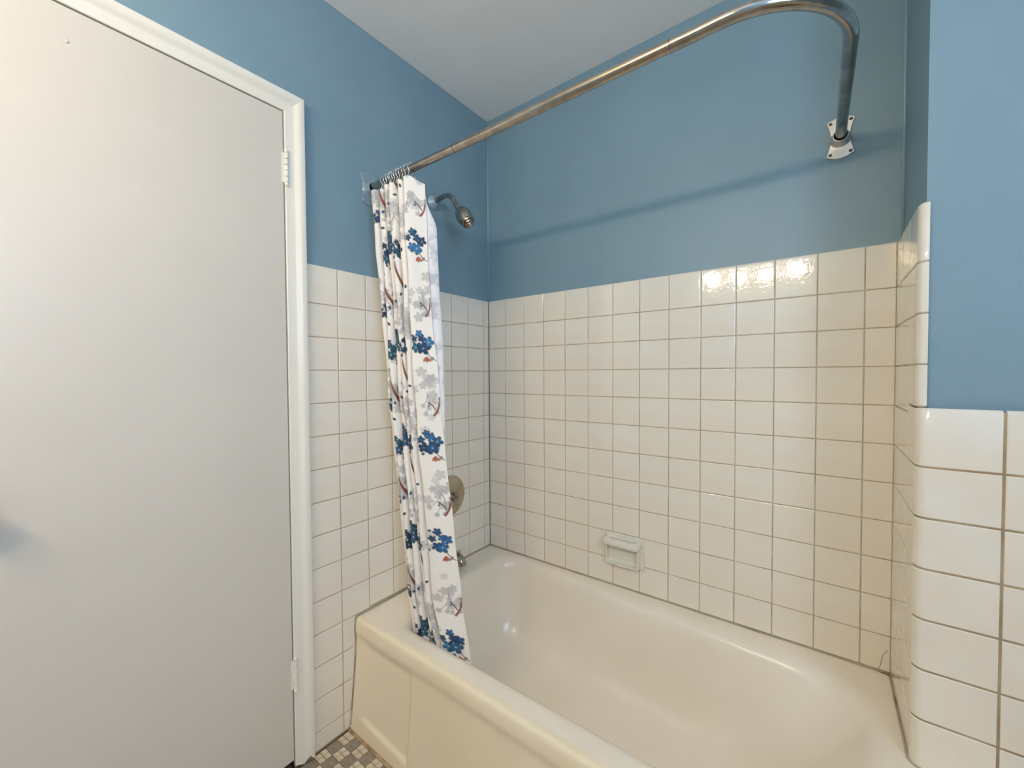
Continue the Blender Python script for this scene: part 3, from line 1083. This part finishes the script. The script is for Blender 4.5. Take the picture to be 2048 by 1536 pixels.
def leaf(s0, t0, L, ang, wd, col, edge=None, op=1.0):
    w_ = window(s0, t0, L)
    if not w_: return
    rs, cs, s, t = w_
    ca, sa = math.cos(ang), math.sin(ang)
    a, b_ = s * ca + t * sa, -s * sa + t * ca
    half = wd * np.clip(1 - (a / (L * 0.8)) ** 2, 0, 1)
    if edge is not None:
        blend(rs, cs, soft(np.abs(b_) - half) * (half > 0), edge, op)
        half = np.clip(half - 0.0016, 0, 1)
    blend(rs, cs, soft(np.abs(b_) - half) * (half > 0.0005), col, op)
BLUES = [srgb(34, 96, 146), srgb(26, 74, 118), srgb(46, 112, 160), srgb(30, 88, 122), srgb(22, 58, 94)]
NAVY = [srgb(28, 62, 98), srgb(20, 46, 76), srgb(34, 80, 112), srgb(40, 72, 106), srgb(26, 82, 98)]
GREYS = [srgb(190, 188, 189), srgb(176, 174, 176), srgb(203, 200, 199), srgb(184, 178, 175)]
INK = srgb(20, 32, 54)
BROWN, RUST, DARK = srgb(92, 56, 44), srgb(196, 104, 72), srgb(54, 44, 46)
def grey_cluster(s, t, k=1.0):
    for i in range(13):
        a, q = rng.normal(0, 0.020) * k, rng.normal(0, 0.034) * k
        flower(s + a, t + q, rng.uniform(0.011, 0.020) * k, GREYS[rng.integers(4)], None, 0.75)
    for i in range(4):
        e = (s + rng.uniform(-0.04, 0.045) * k, t + rng.uniform(0.04, 0.075) * k)
        stroke((s, t), e, rng.uniform(-0.15, 0.15), 0.0011, 0.0011, srgb(166, 163, 166), 0.8)
        flower(*e, 0.009 * k, GREYS[1], None, 0.85)
def blue_cluster(s, t, pal, k=1.0, rust=True):
    for i in range(4):
        flower(s + rng.normal(0, 0.026) * k, t + rng.normal(0, 0.026) * k, rng.uniform(0.012, 0.018) * k, GREYS[rng.integers(4)], None, 0.7)
    # sprig below
    e = (s + 0.050 * k, t + 0.068 * k)
    stroke((s + 0.012, t + 0.012), e, 0.12, 0.0012, 0.0010, DARK)
    leaf(e[0] - 0.012, e[1] - 0.006, 0.011, 2.3, 0.0042, srgb(150, 148, 150), DARK)
    leaf(e[0] - 0.026, e[1] - 0.030, 0.009, 0.6, 0.0040, NAVY[0], INK)
    order = [(-0.002, -0.036, 0.015), (-0.024, -0.014, 0.014), (0.026, -0.006, 0.021), (-0.012, 0.016, 0.020), (0.010, -0.014, 0.016),
             (0.010, 0.022, 0.024)]
    for a, q, R in order:
        flower(s + a * k + rng.normal(0, 0.002), t + q * k + rng.normal(0, 0.002), R * k * rng.uniform(0.9, 1.12), pal[rng.integers(5)], INK)
    for i in range(4):
        leaf(s + rng.uniform(-0.040, 0.036) * k, t + rng.uniform(-0.046, 0.052) * k, 0.008, rng.uniform(0, 3.1), 0.0040, pal[rng.integers(5)], INK)
    if rust:
        a, q = s + 0.018 * k, t + 0.058 * k
        for g in (-0.7, 0.0, 0.7):
            leaf(a + 0.006 * math.sin(g), q + 0.005 * math.cos(g), 0.013, math.pi / 2 - g, 0.0046, RUST, srgb(120, 62, 46))
def twig(s, t, k=1.0, sgn=1):
    stroke((s, t), (s + sgn * 0.030 * k, t + 0.085 * k), 0.10 * sgn, 0.0012, 0.0050 * k, BROWN)
    stroke((s + sgn * 0.004, t + 0.01), (s + sgn * 0.030 * k, t + 0.085 * k), 0.10 * sgn, 0.0006, 0.0022 * k, srgb(150, 76, 50))
    stroke((s + sgn * 0.022 * k, t + 0.055 * k), (s + sgn * 0.048 * k, t + 0.022 * k), -0.1 * sgn, 0.0010, 0.0010, DARK)
    leaf(s + sgn * 0.050 * k, t + 0.018 * k, 0.010 * k, 1.0, 0.0045 * k, srgb(120, 120, 128), DARK)
    leaf(s + sgn * 0.052 * k, t + 0.032 * k, 0.009 * k, 2.4, 0.0042 * k, NAVY[2], INK)
    leaf(s + sgn * 0.000 * k, t - 0.006 * k, 0.009 * k, 1.9, 0.0035 * k, DARK)
PER = 0.325
# where each pleat front and the big fold lie along the cloth
def s_of(idx_pt):
    d_ = np.hypot(ref[:, 0] - idx_pt[0], ref[:, 1] - idx_pt[1])
    return arc[int(np.argmin(d_))]
zr = zs[rows // 3]
fronts = []
for f_ in FR + [1.0]:
    fx = tab(zr, 3) + f_ * (tab(zr, 4) - tab(zr, 3))
    fronts.append(s_of((fx + 0.006, tab(zr, 1))))
s_panel = LEN - 0.036
T0 = 0.205
for kx in range(-1, 6):
    grey_cluster(s_panel + 0.006 * (-1) ** kx + 0.004, T0 + 0.165 + PER * kx, 0.95)
    for i, sf in enumerate(fronts[:5]):
        grey_cluster(sf + rng.uniform(-0.01, 0.02), T0 + 0.13 + 0.03 * i + PER * kx, 0.9)
for kx in range(-1, 6):
    twig(s_panel + 0.034, T0 - 0.140 + PER * kx, 0.62, -1)
    for i, sf in enumerate(fronts[:5]):
        twig(sf - 0.012 + 0.010 * (i % 2), T0 + 0.045 + 0.05 * (i % 3) + PER * kx, 1.15, 1 if i % 2 else -1)
        leaf(sf + 0.006, T0 - 0.10 + 0.03 * i + PER * kx, 0.010, rng.uniform(0, 3), 0.0045, DARK)
        leaf(sf + 0.012, T0 + 0.22 - 0.02 * i + PER * kx, 0.009, rng.uniform(0, 3), 0.0042, NAVY[3], INK)
    for i, sf in enumerate(fronts[:5]):
        if i < 4:
            blue_cluster(sf + (0.012, 0.006, 0.000, 0.010)[i], T0 + (-0.115, 0.020, -0.015, 0.010)[i] + PER * kx, NAVY, (0.5, 0.72, 0.85, 0.6)[i], rust=False)
    blue_cluster(s_panel - 0.010, T0 + PER * kx, BLUES, 0.86)

cur = empty('shower_curtain', (0.17, -0.66, 1.90))
tag(cur, 'white shower curtain with blue and grey flower print, drawn aside to the wall', 'shower curtain')
CO = np.array((0.17, -0.66, 1.90))
co = np.dstack([XY, ZZ]).reshape(-1, 3) - CO
idx = np.arange(rows * cols).reshape(rows, cols)
quads = np.stack([idx[:-1, :-1], idx[1:, :-1], idx[1:, 1:], idx[:-1, 1:]], axis=-1).reshape(-1, 4)
me = bpy.data.meshes.new('cloth')
me.vertices.add(len(co)); me.vertices.foreach_set('co', co.astype(np.float32).ravel())
me.loops.add(quads.size); me.loops.foreach_set('vertex_index', quads.astype(np.int32).ravel())
me.polygons.add(len(quads))
me.polygons.foreach_set('loop_start', np.arange(0, quads.size, 4, dtype=np.int32))
me.polygons.foreach_set('loop_total', np.full(len(quads), 4, dtype=np.int32))
me.update(calc_edges=True)
me.polygons.foreach_set('use_smooth', np.ones(len(quads), dtype=bool))
ca = me.color_attributes.new('print', 'FLOAT_COLOR', 'POINT')
rgba = np.concatenate([IMG.reshape(-1, 3), np.ones((rows * cols, 1))], axis=1)
ca.data.foreach_set('color', rgba.astype(np.float32).ravel())
me.materials.append(MAT['cloth'])
put('cloth', me, cur)

# the hem turned back behind the free edge, showing the pale reverse of the print
V, F = [], []
hz = np.linspace(1.83, 0.88, 60)
cols_h = []
for z in hz:
    yb, xr = tab(z, 2), tab(z, 5)
    t = (1.83 - z) / 0.95
    wd = 0.034 * sstep(0.0, 0.11, t) * (1 - sstep(0.35, 1.0, t)) + 0.001
    for q in range(7):
        f_ = q / 6
        V.append(Vector((xr - 0.004 + 0.55 * wd * f_ + 0.15 * wd * math.sin(f_ * 3.1), yb + 0.002 + 0.75 * wd * f_, z)) - Vector(CO))
for i in range(len(hz) - 1):
    for q in range(6):
        F.append((i * 7 + q, i * 7 + q + 1, (i + 1) * 7 + q + 1, (i + 1) * 7 + q))
m, nt, b = new_mat('cloth_reverse')
noise_mix(nt, b, srgb(226, 226, 230), srgb(190, 192, 202), 22.0, 0.5, 0.62)
b.inputs['Roughness'].default_value = 0.8
hm = put('turned_hem', mesh('turned_hem', V, F, m, True), cur)
hm['label'] = 'pale reverse side of the printed cloth'

# ------------------------------------------------------------------ curtain hooks
ordinal = ['first', 'second', 'third', 'fourth', 'fifth', 'sixth', 'seventh', 'eighth', 'ninth', 'tenth', 'eleventh', 'twelfth']
wire = []
for i in range(15):
    a = math.radians(-50 + 280 * i / 14)
    wire.append((0, 0.0165 * math.cos(a), 0.0165 * math.sin(a)))
wire = [(0.001, 0.010, -0.052), (0.001, 0.014, -0.030)] + wire + [(0.0, -0.016, -0.030), (0.0, -0.012, -0.052), (0, 0.0, -0.058)]
V, F = tube(wire, 0.0011, 6)
wire_me = mesh('hook_wire', V, F, MAT['bright_chrome'], True)
V, F = lathe([(-0.0028, 0.0008), (-0.0020, 0.0022), (0, 0.0031), (0.0020, 0.0022), (0.0028, 0.0008)], (0, 0, 0), (1, 0, 0), 10)
bead_me = mesh('roller_bead', V, F, MAT['bright_chrome'], True)
hx = [0.094, 0.104, 0.118, 0.131, 0.140, 0.152, 0.163, 0.176, 0.189, 0.203, 0.219, 0.240]
for i, x in enumerate(hx):
    h = empty('curtain_hook', (x, RY, RZ + 0.0005))
    h.rotation_euler = (random.gauss(0, 0.08), 0, random.gauss(0, 0.12))
    tag(h, 'thin chrome curtain hook on the rod, %s from the door-side wall' % ordinal[i], 'curtain hook', 'curtain hooks bunched on the rod')
    put('wire', wire_me, h)
    for a in (70, 112):
        put('roller_bead', bead_me, h, (0, 0.0172 * math.cos(math.radians(a)), 0.0172 * math.sin(math.radians(a))))

# ------------------------------------------------------------------ vanity light behind the viewer
vl = empty('vanity_light', (0.86, YW, 2.055))
tag(vl, 'chrome vanity bar with four round bulbs, behind the viewer', 'vanity light')
put('back_plate', bevel_box('back_plate', (-0.40, 0.0, -0.055), (0.40, 0.030, 0.055), 0.006, 2, MAT['chrome']), vl)
for k_ in range(4):
    x = -0.30 + 0.20 * k_
    V, F = lathe([(0.028, 0.024), (0.050, 0.022), (0.056, 0.018)], (x, 0, 0), (0, 1, 0), 18)
    put('socket', mesh('socket', V, F, MAT['chrome'], True, 50), vl)
    V, F = lathe([(0.052, 0.016)] + [(0.096 - 0.042 * math.cos(a), 0.042 * math.sin(a)) for a in np.linspace(0.45, math.pi - 0.05, 10)], (x, 0, 0), (0, 1, 0), 16)
    put('bulb', mesh('bulb', V, F, MAT['bulb'], True), vl)
